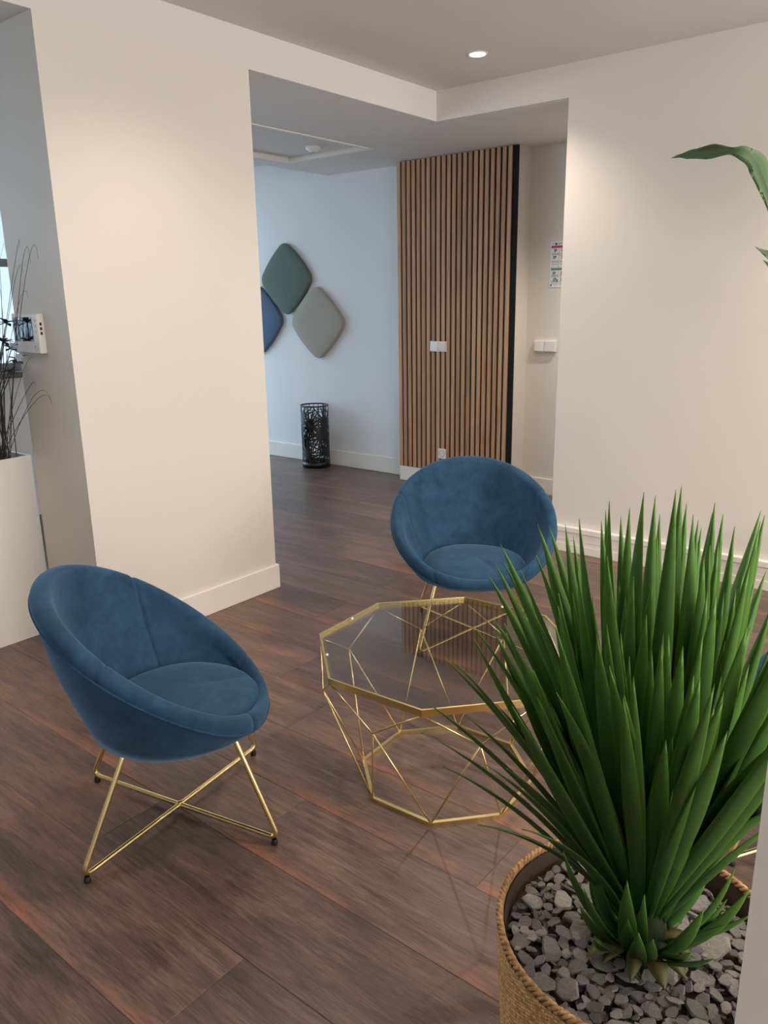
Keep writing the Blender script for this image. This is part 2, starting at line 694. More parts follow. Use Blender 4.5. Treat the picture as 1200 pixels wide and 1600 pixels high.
# wide grooved trunking along the right wall
tr = struct(empty('baseboard_right', (XB, 0, 0)))
struct(MB().box(-.030, 0, Y0, 2.015, 0, .050, .002).build('lower_rail', M['trim'], tr))
struct(MB().box(-.027, 0, Y0, 2.015, .0505, .070, .001).build('middle_rail', M['trim'], tr))
struct(MB().box(-.028, 0, Y0, 2.015, .0705, .118, .001).build('upper_rail', M['trim'], tr))
struct(MB().box(-.034, 0, Y0, 2.015, .119, .152, .004).build('cap_rail', M['trim'], tr))


# ------------------------------------------------------------------ ceiling fixtures
def downlight(loc):
    d = empty('downlight', loc)
    MB().lathe([(.036, .012), (.038, -.004), (.046, -.006), (.050, -.002), (.050, 0)], 32).build('ring', M['plastic'], d, True)
    MB().lathe([(.0001, -.003), (.037, -.003)], 32).build('lens', M['glow'], d)
    ld = bpy.data.lights.new('lamp', 'SPOT')
    ld.energy = 42
    ld.color = WARM
    for k, v in SPOT.items():
        setattr(ld, k, v)
    lo = bpy.data.objects.new('lamp', ld)
    C.objects.link(lo)
    lo.parent = d
    lo.location = (0, 0, -.012)
    return d


tag(downlight((3.652, 2.303, H)), 'lit round recessed downlight in the ceiling by the inner corner', 'ceiling light')
sd = empty('smoke_detector', (4.313, 4.041, HS + .03))
MB().lathe([(.0001, -.030), (.030, -.030), (.036, -.022), (.052, -.016), (.054, 0)], 32).build('housing', M['plastic'], sd, True)
MB().lathe([(.0001, -.033), (.012, -.033), (.014, -.030)], 20).build('sensor_cap', M['plastic_grey'], sd, True)
tag(sd, 'small round white detector on the coffered passage ceiling', 'detector')


# ------------------------------------------------------------------ slat wall, switches, sign
sw = tag(empty('slat_panel', (5.041, 3.365, .119)), 'oak slat wall panel on black backing, behind the middle blue armchair', 'wall panel')
SY0, SY1 = 3.878 - 3.365, 2.847 - 3.365
ZT = 2.436 - .119
MB().box(.012, .022, SY1, SY0, 0, ZT).build('backing', M['felt'], sw)
NS = 22
pitch = (SY0 - (SY1 + .028)) / NS
sl = MB().box(0, .012, -.0145, .0145, .001, ZT - .001, .0012)
first = None
for i in range(NS):
    y = SY0 - .0145 - pitch * i
    if first is None:
        first = sl.build('slat', M['oak'], sw)
        s = first
    else:
        s = first.copy()
        C.objects.link(s)
    s.location = (0, y, 0)


def switch_plate(name, X, yl, yr, zb, zt, depth, tilt, label):
    cy, cz = (yl + yr) / 2, (zb + zt) / 2
    o = empty(name, (X, cy, cz))
    w, hh = (yl - yr) / 2, (zt - zb) / 2
    MB().box(-depth * .55, 0, -w, w, -hh, hh, .002).build('plate', M['plastic'], o)
    for k, s in enumerate((1, -1)):
        b = MB()
        c = s * w * .49
        b.box(-.005, .004, -w * .455, w * .455, -hh * .86, hh * .86, .0015)
        r = b.build('rocker', M['plastic'], o)
        r.location = (-depth * .62, c, 0)
        r.rotation_euler = (0, tilt * (1 if k == 0 else -1), 0)
    return tag(o, label, 'light switch')


switch_plate('double_switch', 5.041, 3.567, 3.414, 1.052, 1.130, .014, .07, 'white double light switch set in the oak slats')
switch_plate('double_switch', 5.258, 2.780, 2.612, 1.061, 1.142, .05, .03, 'white double light switch on the plain wall right of the slats')

so = tag(empty('wall_socket', (5.041, 3.453, .262)), 'white round power socket at the foot of the oak slats', 'socket')
MB().box(-.008, 0, -.036, .036, -.040, .040, .002).build('plate', M['plastic'], so)
ring = MB().lathe([(.026, 0), (.026, .003), (.021, .003), (.020, -.004), (.0001, -.004)], 28)
rg = ring.build('recess', M['plastic_grey'], so, True)
rg.rotation_euler = (0, -PI / 2, 0)
rg.location = (-.008, 0, .004)
hl = MB()
for yy, zz in ((.009, 0), (-.009, 0), (0, .011)):
    hl.lathe([(.0001, .0), (.0032, .0)], 12, (zz, yy, -.0035 + .0006))
ho = hl.build('pin_hole', M['dark'], so)
ho.rotation_euler = (0, -PI / 2, 0)
ho.location = (-.008, 0, .004)

sg = tag(empty('safety_sign', (5.258, 2.579, 1.66)), 'white safety notice with red and green bands on the passage wall', 'sign')
MB().box(-.004, 0, -.11, .11, -.153, .155, .001).build('board', M['paper'], sg)


def ink(m, y0, y1, z0, z1, name):
    # y measured from the left edge, z from the top edge, in metres
    return MB().box(-.0048, -.0039, .11 - y1, .11 - y0, .155 - z1, .155 - z0).build(name, m, sg)


head = MB()
for y0, y1, z0, z1 in ((.016, .022, .010, .013), (.018, .020, .010, .020), (.034, .052, .008, .024), (.060, .090, .011, .015), (.064, .068, .011, .022), (.10, .18, .012, .019)):
    head.box(-.0048, -.0039, .11 - y1, .11 - y0, .155 - z1, .155 - z0)
head.build('heading', M['sign_ink'], sg)
ink(M['sign_red'], .008, .212, .027, .043, 'red_band')
ink(M['sign_green'], .010, .212, .176, .192, 'green_band')
rr = random.Random(5)
tx = MB()
for (zz, n, col0) in ((.078, 2, 0), (.128, 2, 0), (.150, 1, 0), (.222, 3, 0), (.262, 2, 0), (.283, 1, 0)):
    for k in range(n):
        for c0 in (.014, .078, .142):
            y = c0
            while y < c0 + .05:
                w = rr.uniform(.006, .016)
                z = zz + k * .006
                tx.box(-.0046, -.0039, .11 - min(y + w, c0 + .056), .11 - y, .155 - z - .0026, .155 - z)
                y += w + .003
tx.build('text_lines', M['sign_ink'], sg)
pg = MB()
for (c0, zz) in ((.038, .048), (.096, .048), (.160, .048), (.034, .094), (.096, .094), (.160, .094), (.034, .200), (.096, .200), (.160, .200), (.040, .242), (.096, .242)):
    y, z = .11 - c0, .155 - zz
    pg.box(-.0047, -.0039, y - .002, y + .005, z - .024, z - .006)
    pg.box(-.0047, -.0039, y - .012, y - .004, z - .014, z - .002)
    pg.box(-.0047, -.0039, y - .010, y + .012, z - .005, z - .001)
    pg.box(-.0047, -.0039, y + .008, y + .011, z - .020, z - .007)
pg.build('pictogram', M['sign_ink'], sg)
ln = MB()
for z in (.089, .141, .168, .275):
    ln.box(-.0046, -.0039, -.10, .10, .155 - z - .0012, .155 - z)
ln.box(-.0046, -.0039, .042, .0435, -.06, .11)
ln.build('ruled_line', M['sign_red'], sg)
gd = MB().lathe([(.0001, 0), (.0075, 0)], 20).build('green_mark', M['sign_green'], sg)
gd.rotation_euler = (0, -PI / 2, 0)
gd.location = (-.0049, .096, .155 - .292)
ink(M['sign_green'], .052, .066, .252, .272, 'green_arrow')

# video entry phone on the side of the pillar
ip = tag(empty('intercom', (PX0, 3.140, 1.336)), 'white video entry phone with dark screen on the pillar side', 'intercom')
MB().box(-.030, 0, -.102, .100, -.076, .080, .005).build('housing', M['plastic'], ip)
MB().box(-.0315, -.029, -.060, .082, -.028, .066, .001).build('screen', M['screen'], ip)
b = MB()
for z in (.052, .033, .012):
    b.box(-.032, -.029, -.092, -.082, z - .006, z + .006, .001)
b.build('side_button', M['plastic_grey'], ip)
b = MB()
for k in range(3):
    b.box(-.021, -.013, -.1028, -.1008, .034 - k * .018, .045 - k * .018)
b.build('vent_slot', M['dark'], ip)
cb = MB().lathe([(.0095, 0), (.0115, 0), (.0115, .002), (.0095, .002)], 20, closed=True).build('call_button', M['plastic_grey'], ip, True)
cb.rotation_euler = (0, -PI / 2, 0)
cb.location = (-.030, -.075, -.055)
b = MB()
for i in range(4):
    b.box(-.0308, -.0295, .070 - i * .026 - .014, .070 - i * .026, -.052, -.0505)
b.build('speaker_slot', M['plastic_grey'], ip)


# ------------------------------------------------------------------ felt diamonds
def diamond(cy, cz, mat, label):
    R, rad, th = .415, .105, .042      # half diagonal before rounding
    base = []
    K = 10
    for c in range(4):
        a0 = PI / 2 * c
        tip = Vector((math.cos(a0), math.sin(a0))) * R
        cc = Vector((math.cos(a0), math.sin(a0))) * (R - rad * math.sqrt(2))
        for k in range(K + 1):
            a = a0 - PI / 4 + (PI / 2) * k / K
            base.append(cc + Vector((math.cos(a), math.sin(a))) * rad)
        nxt = PI / 2 * (c + 1)
        mid = Vector((math.cos(a0 + PI / 4), math.sin(a0 + PI / 4)))
        e0 = base[-1]
        cc2 = Vector((math.cos(nxt), math.sin(nxt))) * (R - rad * math.sqrt(2))
        e1 = cc2 + Vector((math.cos(nxt - PI / 4), math.sin(nxt - PI / 4))) * rad
        for k in range(1, 8):
            t = k / 8
            base.append(e0.lerp(e1, t) + mid * (.014 * 4 * t * (1 - t)))
    mx = max(p.x for p in base)
    base = [p * (.304 / mx) for p in base]
    n = len(base)
    rings = [(0.985, 0), (1.0, .012), (1.0, th - .012), (.985, th - .003), (.96, th), (.6, th + .002)]
    v = []
    for s, x in rings:
        for p in base:
            v.append((-x, p.x * s, p.y * s))
    v.append((-th - .003, 0, 0))
    f = []
    for i in range(len(rings) - 1):
        for k in range(n):
            k2 = (k + 1) % n
            f.append((i * n + k, i * n + k2, (i + 1) * n + k2, (i + 1) * n + k))
    for k in range(n):
        f.append(((len(rings) - 1) * n + k, (len(rings) - 1) * n + (k + 1) % n, len(v) - 1))
    f.append(tuple(range(n)))
    o = mesh_obj('acoustic_panel', v, f, mat, None, True)
    o.location = (5.189, cy, cz)
    return tag(o, label, 'wall panel', 'felt diamonds on the passage wall')


diamond(5.232, 1.633, M['green_fabric'], 'dark green rounded diamond felt panel, topmost of three')
diamond(4.868, 1.256, M['grey_fabric'], 'light grey rounded diamond felt panel, right of the three')
diamond(5.612, 1.277, M['blue_fabric'], 'blue rounded diamond felt panel partly behind the pillar')


# ------------------------------------------------------------------ umbrella stand
def umbrella_stand(loc):
    r, hgt = .122, .555
    o = empty('umbrella_stand', loc)
    MB().lathe([(r - .002, hgt - .012), (r + .002, hgt - .012), (r + .003, hgt), (r - .003, hgt)], 48, closed=True).build('top_rim', M['metal_black'], o, True)
    MB().lathe([(.0001, .004), (r, .004), (r + .003, 0), (r + .003, .050), (r - .001, .050), (r - .001, .008), (.0001, .008)], 48).build('base', M['metal_black'], o, True)
    g = random.Random(3)
    W = 2 * PI * r
    lat = MB()

    def P(u, z, off):
        a = u / r
        return Vector(((r + off) * math.cos(a), (r + off) * math.sin(a), z))

    def bar(u0, z0, u1, z1, w0, w1):
        # a cut-out strip of sheet wrapped on the cylinder
        L = math.hypot(u1 - u0, z1 - z0)
        if L < 1e-6:
            return
        n = max(2, int(L / .018))
        du, dz = (u1 - u0) / L, (z1 - z0) / L
        v = []
        for i in range(n + 1):
            t = i / n
            w = w0 + (w1 - w0) * t
            u, z = u0 + (u1 - u0) * t, z0 + (z1 - z0) * t
            for s, off in ((-1, -.001), (1, -.001), (1, .001), (-1, .001)):
                zz = min(max(z + s * w * du, .01), hgt - .004)
                v.append(P(u - s * w * dz, zz, off))
        f = []
        for i in range(n):
            for k in range(4):
                k2 = (k + 1) % 4
                f.append((i * 4 + k, i * 4 + k2, i * 4 + 4 + k2, i * 4 + 4 + k))
        lat.add(v, f)
    hubs = []
    for k in range(8):
        hubs.append((W * (k + .5 * (k % 2)) / 8, (.10, .34, .20, .44, .12, .30, .40, .22)[k]))
    for hu, hz in hubs:
        n = 17
        for i in range(n):
            a = 2 * PI * i / n + g.uniform(-.08, .08)
            L = g.uniform(.10, .19)
            u1, z1 = hu + math.cos(a) * L, hz + math.sin(a) * L * 1.15
            z1 = min(max(z1, .045), hgt - .01)
            bar(hu, hz, u1, z1, .011, .0030)
        # hub disc
        v, f = [], []
        m = 14
        for off in (-.0012, .0012):
            for i in range(m):
                a = 2 * PI * i / m
                v.append(P(hu + .030 * math.cos(a), hz + .036 * math.sin(a), off))
        f = [tuple(range(m))[::-1], tuple(range(m, 2 * m))] + [(i, (i + 1) % m, m + (i + 1) % m, m + i) for i in range(m)]
        lat.add(v, f)
    for i in range(26):
        u = W * i / 26
        bar(u, .05, u + g.uniform(-.12, .12), hgt - .006, .0032, .0026)
    for z in (.49, .15):
        u = 0
        for i in range(12):
            bar(W * i / 12, z + g.uniform(-.02, .02), W * (i + 1.2) / 12, z + g.uniform(-.03, .03), .003, .003)
    lat.build('cut_out_side', M['metal_black'], o)
    return tag(o, 'black cut-out metal umbrella stand against the passage wall', 'umbrella stand')


umbrella_stand((5.045, 4.832, 0))


# ------------------------------------------------------------------ blue tub armchairs
RA, RB, CX, ZC, TS = .306, .362, -.017, .540, .198
ZB, BX, RX, RY = .307, .031, .240, .250
CUX, CUR = .045, .222


def rim_pt(ph):
    return Vector((CX + RA * math.cos(ph), RB * math.sin(ph), ZC - TS * math.cos(ph)))


def bot_pt(ph):
    return Vector((BX + RX * math.cos(ph), RY * math.sin(ph), ZB))


def frame(ph):
    R, B = rim_pt(ph), bot_pt(ph)
    u = (R - B).normalized()
    o = Vector((math.cos(ph) / RA, math.sin(ph) / RB, 0)).normalized()
    u2 = (u + Vector((0, 0, 1.2)) + o * .15).normalized()
    tdir = Vector((-RA * math.sin(ph), RB * math.cos(ph), TS * math.sin(ph))).normalized()
    n = u2.cross(tdir)
    if n.dot(o) > 0:
        n = -n
    n.normalize()
    bk = (1 - math.cos(ph)) / 2
    w = .044 + .012 * bk
    dd = (R - B).length
    d = .70 * dd * (1 - bk) ** 6 + (.030 - .010 * bk) * (1 - (1 - bk) ** 6)
    return R, B, u2, n, w, d


def outer_profile(ph):
    R, B, u, n, w, d = frame(ph)
    R0 = R - u * d + n * .001
    k = 8
    pts = []
    o = -n
    for i in range(k + 1):
        t = i / k
        q = B.lerp(R0, t)
        bulge = .010 * math.sin(PI * t) * (1 - math.cos(ph)) / 2 + .004 * math.sin(PI * t)
        pts.append(q + Vector((o.x, o.y, 0)) * bulge)
    return pts


def inner_profile(ph):
    R, B, u, n, w, d = frame(ph)
    R0 = R - u * d
    pts = []
    c = R0 + n * (w / 2)
    m = 9
    for i in range(m + 1):
        a = PI * i / m
        pts.append(c - n * math.cos(a) * w / 2 + u * math.sin(a) * (d + w * .14))
    S = Vector((CUX + (CUR - .006) * math.cos(ph), (CUR - .006) * math.sin(ph), .330))
    e = pts[-1]
    front = (1 + math.cos(ph)) / 2
    for i in range(1, 11):
        t = i / 10
        q = e.lerp(S, t)
        # the bowl bellies outwards a little
        q = q - n * (.020 * (1 - front) * math.sin(PI * t))
        pts.append(q)
    return pts


def shell_patch(prof, ph0, ph1, nph, seam0=True, seam1=True, closed=False):
    v, f = [], []
    cols = nph if closed else nph + 1
    for i in range(cols):
        ph = ph0 + (ph1 - ph0) * i / nph
        P = prof(ph)
        s = 0
        d0 = abs(ph - ph0) * .30
        d1 = abs(ph1 - ph) * .30
        if seam0:
            s += math.exp(-(d0 / .006) ** 2)
        if seam1:
            s += math.exp(-(d1 / .006) ** 2)
        _, _, u, n, w, _d = frame(ph)
        L = len(P)
        for j, p in enumerate(P):
            if s > 0.01:
                # tuck towards the padding
                a = PI * min(j, 9) / 9
                inward = (n * math.cos(a) - u * math.sin(a)) if j <= 9 else -n
                p = p + inward * (.0042 * s)
            v.append(p)
    L = len(prof(ph0))
    for i in range(nph):
        i2 = (i + 1) % cols
        for j in range(L - 1):
            f.append((i * L + j, i2 * L + j, i2 * L + j + 1, i * L + j + 1))
    return v, f


def superpatch(name, ph0, ph1, n, m, parent, **kw):
    # denser near seams
    v, f = shell_patch(inner_profile, ph0, ph1, n, **kw)
    return mesh_obj(name, v, f, m, parent, True)


FB, BPH = .56, 1.20


def make_chair():
    root = empty('armchair')
    v, f = shell_patch(outer_profile, 0, 2 * PI, 96, False, False, closed=True)
    L = len(outer_profile(0))
    # gently domed underside
    n0 = len(v)
    for s, dz in ((.8, -.004), (.45, -.008)):
        for i in range(96):
            ph = 2 * PI * i / 96
            b = bot_pt(ph)
            v.append(Vector((BX + (b.x - BX) * s, b.y * s, ZB + dz)))
    v.append(Vector((BX, 0, ZB - .009)))
    for i in range(96):
        i2 = (i + 1) % 96
        f.append((i2 * L, i * L, n0 + i, n0 + i2))
        f.append((n0 + i2, n0 + i, n0 + 96 + i, n0 + 96 + i2))
        f.append((n0 + 96 + i2, n0 + 96 + i, len(v) - 1))
    mesh_obj('outer_shell', v, f, M['velvet'], root, True)
    superpatch('back_panel', PI - BPH, PI + BPH, 72, M['velvet'], root)
    superpatch('side_panel', FB, PI - BPH, 60, M['velvet'], root)
    superpatch('side_panel', PI + BPH, 2 * PI - FB, 60, M['velvet'], root)
    superpatch('front_band', -FB, FB, 44, M['velvet'], root)
    pts = []
    for i in range(120):
        ph = 2 * PI * i / 120
        R, B, u, n, w, d = frame(ph)
        pts.append(R - u * d - n * .0012)
    MB().tube(pts, .0026, 6, closed=True).build('piping', M['velvet'], root, True)
    # seat cushion: domed disc with a few pulled creases
    v, f = [], []
    prof = [(.30, .300), (.86, .302), (.97, .312), (1.0, .330), (.985, .348), (.93, .363), (.84, .373), (.70, .381), (.54, .386), (.36, .389), (.18, .390)]
    N = 72
    for r_, z_ in prof:
        for k in range(N):
            a = 2 * PI * k / N
            x, y = CUX + CUR * r_ * math.cos(a), CUR * r_ * math.sin(a)
            z = z_ - .02 * (x - CUX) / CUR * (1 if z_ > .34 else 0) * .35
            if z_ > .36:
                z += .0035 * math.sin(9 * (x + y * .6)) * math.sin(14 * (y - .4 * x)) - .006 * math.exp(-((y - .5 * x + .03) / .016) ** 2) * math.exp(-((x - .16) / .07) ** 2)
            v.append((x, y, z))
    v.append((CUX, 0, .390))
    for i in range(len(prof) - 1):
        for k in range(N):
            k2 = (k + 1) % N
            f.append((i * N + k, i * N + k2, (i + 1) * N + k2, (i + 1) * N + k))
    for k in range(N):
        f.append(((len(prof) - 1) * N + k, (len(prof) - 1) * N + (k + 1) % N, len(v) - 1))
    mesh_obj('seat_cushion', v, f, M['velvet'], root, True)
    # two bent brass wires crossing under the seat
    fx, fy, zf = .2555, .2415, .022
    for k, (sx, sy) in enumerate(((1, 1), (1, -1))):
        dz = 0.0 if k == 0 else .004
        a = Vector((sx * fx * .62, sy * fy * .68, .312))
        b_ = Vector((sx * fx, sy * fy, zf))
        c_ = Vector((-sx * fx, -sy * fy, zf))
        d_ = Vector((-sx * fx * .49, -sy * fy * .68, .312))
        pts = fillet([Vector((a.x * .45, a.y * .45, .316)), a, b_, c_, d_, Vector((d_.x * .4, d_.y * .45, .316))], .022, 7)
        fr = MB().tube(pts, .0072, 10).build('leg_frame', M['brass'], root, True)
        for p in (b_, c_):
            q = p * .955
            MB().lathe([(.0001, 0), (.0085, 0), (.0095, .003), (.0085, .012), (.006, .0165)], 16, (q.x, q.y, 0)).build('foot', M['rubber'], fr, True)
    MB().lathe([(.0001, .0325), (.005, .0325), (.008, .0305), (.0085, .022), (.0085, .012)], 16).build('screw', M['brass_dark'], root, True)
    return root


def copy_tree(o, parent=None):
    c = o.copy()
    C.objects.link(c)
    if parent is not None:
        c.parent = parent
    for ch in list(o.children):
        copy_tree(ch, c)
    return c


def place_chair(o, x, y, yaw, label, legs_dx=0, legs_dy=0, legs_rot=0):
    o.location = (x, y, 0)
    o.rotation_euler = (0, 0, yaw)
    for ch in o.children:
        n = ch.name.split('.')[0]
        if n in ('leg_frame', 'screw'):
            ch.location = (legs_dx, legs_dy, 0)
            ch.rotation_euler = (0, 0, legs_rot)
    tag(o, label, 'armchair', 'blue velvet tub armchairs')


ch1 = make_chair()
ch2 = copy_tree(ch1)
ch3 = copy_tree(ch1)
place_chair(ch1, 1.187, 1.7566, -.712, 'blue velvet tub armchair on brass wire legs, at the left before the pillar', .005, -.021, .10)
place_chair(ch2, 2.7564, 1.7237, 3.811, 'blue velvet tub armchair facing us, behind the glass table', -.013, .005, -.05)
place_chair(ch3, 2.205, .215, 1.83, 'blue velvet tub armchair mostly hidden behind the spiky potted plant')


# ------------------------------------------------------------------ glass table
TCX, TCY = 1.812, 1.224
tb = tag(empty('coffee_table', (TCX, TCY, 0)), 'octagonal brass wire coffee table with clear glass top', 'table')
A0 = math.radians(25.2)
ZTOP, RT, RBASE, RM, ZM = .440, .403, .270, .378, .325


def oct_pt(r, k, z, off=0.0):
    a = A0 + PI / 4 * k + off
    return Vector((r * math.cos(a), r * math.sin(a), z))


def oct_ring(R, w, z0, z1):
    v = []
    for r, z in ((R, z0), (R, z1), (R - w, z1), (R - w, z0)):
        for k in range(8):
            v.append(oct_pt(r, k, z))
    f = []
    for i in range(4):
        j = (i + 1) % 4
        for k in range(8):
            k2 = (k + 1) % 8
            f.append((i * 8 + k, i * 8 + k2, j * 8 + k2, j * 8 + k))
    return v, f


tf = MB().add(*oct_ring(RT, .007, ZTOP - .020, ZTOP)).add(*oct_ring(RT - .006, .010, ZTOP - .020, ZTOP - .010))
tf.build('top_frame', M['brass'], tb)
MB().add(*oct_ring(RBASE + .004, .012, 0, .012)).build('base_frame', M['brass'], tb)
gv = [oct_pt(RT - .008, k, ZTOP - .0095) for k in range(8)] + [oct_pt(RT - .008, k, ZTOP - .0025) for k in range(8)]
gf = [tuple(range(8))[::-1], tuple(range(8, 16))] + [(k, (k + 1) % 8, 8 + (k + 1) % 8, 8 + k) for k in range(8)]
mesh_obj('glass_top', gv, gf, M['glass'], tb)
for k in range(8):
    m = oct_pt(RM, k, ZM, PI / 8)
    for kk in (k, k + 1):
        MB().tube([oct_pt(RT - .006, kk, ZTOP - .018), m], .0028, 7).build('wire', M['brass'], tb, True)
        MB().tube([m, oct_pt(RBASE - .001, kk, .008)], .0028, 7).build('wire', M['brass'], tb, True)
# little corner clips that hold the pane
for k in (1.5, 2.5, 5.5, 7.5):
    p = (oct_pt(RT - .012, math.floor(k), ZTOP) + oct_pt(RT - .012, math.floor(k) + 1, ZTOP)) / 2
    MB().lathe([(.0001, .0015), (.003, .0015), (.004, 0), (.004, -.003)], 12, (p.x, p.y, p.z)).build('clip', M['plastic'], tb, True)


# ------------------------------------------------------------------ leaves
def leaf_mesh(P0, P1, P2, side0, width, fold=.25, n=12, wmax=.38, base_w=.45, th=.0012, ripple=0.0):
    v, uv = [], []
    for i in range(n + 1):
        t = i / n
        p = P0 * (1 - t) ** 2 + P1 * 2 * t * (1 - t) + P2 * t * t
        d = ((P1 - P0) * (1 - t) + (P2 - P1) * t).normalized()
        s = (side0 - d * side0.dot(d)).normalized()
        nn = s.cross(d).normalized()
        if t < wmax:
            w = base_w + (1 - base_w) * math.sin(PI / 2 * t / wmax)
        else:
            k = (t - wmax) / (1 - wmax)
            w = (1 - k ** 2.0)
        w = max(w, .012) * width / 2
        rp = ripple * math.sin(t * 9)
        up = nn * (fold * w)
        v += [p - s * w + up * (1 + rp), p + nn * th * .5, p + s * w + up * (1 - rp), p - nn * th]
        uv += [(0, t), (.5, t), (1, t), (.5, t)]
    f = []
    for i in range(n):
        for k in range(4):
            k2 = (k + 1) % 4
            f.append((i * 4 + k, i * 4 + k2, i * 4 + 4 + k2, i * 4 + 4 + k))
    f += [(3, 2, 1, 0), tuple(n * 4 + k for k in range(4))]
    return v, f, uv


# ------------------------------------------------------------------ potted spiky plant in a woven basket
PCX, PCY, ZR, RR = 1.159, .374, .38, .246
pp = tag(empty('potted_plant', (PCX, PCY, 0)), 'large spiky green plant in a woven basket topped with slate chips', 'potted plant')
# woven wall
NU, NVR = 240, 104
su, svv = 3, 3
cols, rows = NU * su, NVR * svv
zz0, zz1 = .004, ZR - .012
uu = np.arange(cols) / su
vv = np.arange(rows + 1) / svv
U, V = np.meshgrid(uu, vv)
row = np.floor(V).clip(0, NVR - 1)
over = np.sin(PI * (U + row) + .4) * (.35 + np.abs(np.sin(PI * (V - row) + .3)))
rad = .222 + (RR - .222) * np.clip(V / NVR, 0, 1) ** .7
rad = rad + .0013 * over - .001
ang = 2 * PI * U / NU
zz = zz0 + (zz1 - zz0) * V / NVR
wv = np.stack([rad * np.cos(ang), rad * np.sin(ang), zz], -1).reshape(-1, 3)
idx = np.arange((rows + 1) * cols).reshape(rows + 1, cols)
a_, b_, c_, d_ = idx[:-1], np.roll(idx, -1, 1)[:-1], np.roll(idx, -1, 1)[1:], idx[1:]
wf_ = np.stack([a_, b_, c_, d_], -1).reshape(-1, 4)
uvs = np.stack([U * .5 + .25 * (row % 2), V], -1).reshape(-1, 2)
bme = bpy.data.meshes.new('basket')
bme.vertices.add(len(wv))
bme.vertices.foreach_set('co', wv.astype(np.float32).ravel())
bme.loops.add(wf_.size)
bme.loops.foreach_set('vertex_index', wf_.astype(np.int32).ravel())
bme.polygons.add(len(wf_))
bme.polygons.foreach_set('loop_start', (np.arange(len(wf_)) * 4).astype(np.int32))
bme.polygons.foreach_set('use_smooth', np.ones(len(wf_), dtype=bool))
bul = bme.uv_layers.new(name='UVMap')
bul.data.foreach_set('uv', uvs.astype(np.float32)[wf_.ravel()].ravel())
bme.materials.append(M['basket'])
bme.update(calc_edges=True)
bk = bpy.data.objects.new('basket', bme)
C.objects.link(bk)
bk.parent = pp
MB().lathe([(RR - .014, ZR - .006), (RR - .016, ZR - .05), (RR - .018, ZR - .14), (.0001, ZR - .14)], 64).build('basket_liner', plain('basket_inside', srgb(70, 56, 44), .9), bk, True)
rim = MB()
for s in range(3):
    pts = []
    NR = 460
    for i in range(NR):
        a = 2 * PI * i / NR
        tw = a * 46 + 2 * PI * s / 3
        r = RR - .005 + .0034 * math.cos(tw)
        z = ZR - .005 + .0052 * math.sin(tw)
        pts.append((r * math.cos(a), r * math.sin(a), z))
    rim.tube(pts, .0040, 5, closed=True)
q = NT('seagrass_rope')
tc = q.n('ShaderNodeTexCoord')
q.l(q.ramp(q.noise(tc.outputs['Object'], 90, 3), [(.3, srgb(118, 84, 50)), (.5, srgb(166, 126, 82)), (.7, srgb(196, 158, 110))]), q.bsdf.inputs['Base Color'])
q.set(Roughness=.7)
M['rope'] = q.m
rim.build('basket_rim', M['rope'], bk, True)
# gravel bed and chips
ZS = ZR - .040
MB().lathe([(.0001, ZS - .012), (.12, ZS - .012), (RR - .017, ZS - .014), (RR - .017, ZS - .05)], 48).build('gravel_bed', M['soil'], pp)
import bmesh
chip_meshes = []
g = random.Random(21)
for k in range(14):
    bm = bmesh.new()
    for i in range(13):
        a = 2 * PI * i / 13 + g.uniform(-.2, .2)
        r = g.uniform(.72, 1.0)
        ax, ay = 1.0, g.uniform(.55, .85)
        for s in ((1, -1) if i % 2 else (1,)):
            bm.verts.new((r * ax * math.cos(a) * (.9 if s > 0 else .8), r * ay * math.sin(a) * (.9 if s > 0 else .8), s * g.uniform(.10, .22)))
        if i % 2 == 0:
            bm.verts.new((r * ax * math.cos(a), r * ay * math.sin(a), g.uniform(-.05, .05)))
    res = bmesh.ops.convex_hull(bm, input=bm.verts[:])
    dead = [e for e in res['geom_interior'] if isinstance(e, bmesh.types.BMVert)]
    if dead:
        bmesh.ops.delete(bm, geom=dead, context='VERTS')
    me = bpy.data.meshes.new('slate_chip')
    bm.to_mesh(me)
    bm.free()
    me.materials.append(M['stone'])
    chip_meshes.append(me)
placed = []
n_chip = 0
tries = 0
while n_chip < 285 and tries < 60000:
    tries += 1
    rr_ = (RR - .030) * math.sqrt(g.random())
    a = 2 * PI * g.random()
    x, y = rr_ * math.cos(a), rr_ * math.sin(a)
    size = g.choice((.012, .015, .019, .023, .027, .032)) * (1.0 if tries < 20000 else .6)
    if rr_ + size > RR - .020:
        continue
    if any((x - px) ** 2 + (y - py) ** 2 < ((size + ps) * .66) ** 2 for px, py, ps in placed):
        continue
    if math.hypot(x + .01, y + .004) < .05:
        continue
    placed.append((x, y, size))
    o = bpy.data.objects.new('slate_chip', g.choice(chip_meshes))
    C.objects.link(o)
    o.parent = pp
    o.location = (x, y, ZS + g.uniform(-.003, .006))
    o.scale = (size * 1.16, size * 1.16, size * g.uniform(.75, 1.1))
    o.rotation_euler = (g.gauss(0, .28), g.gauss(0, .28), g.uniform(0, 2 * PI))
    n_chip += 1
under = MB()
for i in range(420):
    rr_ = (RR - .024) * math.sqrt(g.random())
    a = 2 * PI * g.random()
    me = g.choice(chip_meshes)
    s = g.uniform(.008, .016)
    mt = Matrix.Translation((rr_ * math.cos(a), rr_ * math.sin(a), ZS - .010)) @ Matrix.Rotation(g.uniform(0, 6), 4, 'Z') @ Matrix.Rotation(g.gauss(0, .4), 4, 'X') @ Matrix.Scale(s, 4)
    under.add([mt @ q_.co for q_ in me.vertices], [tuple(p.vertices) for p in me.polygons])
uo = under.build('gravel', M['stone'], pp)
uo['kind'] = 'stuff'

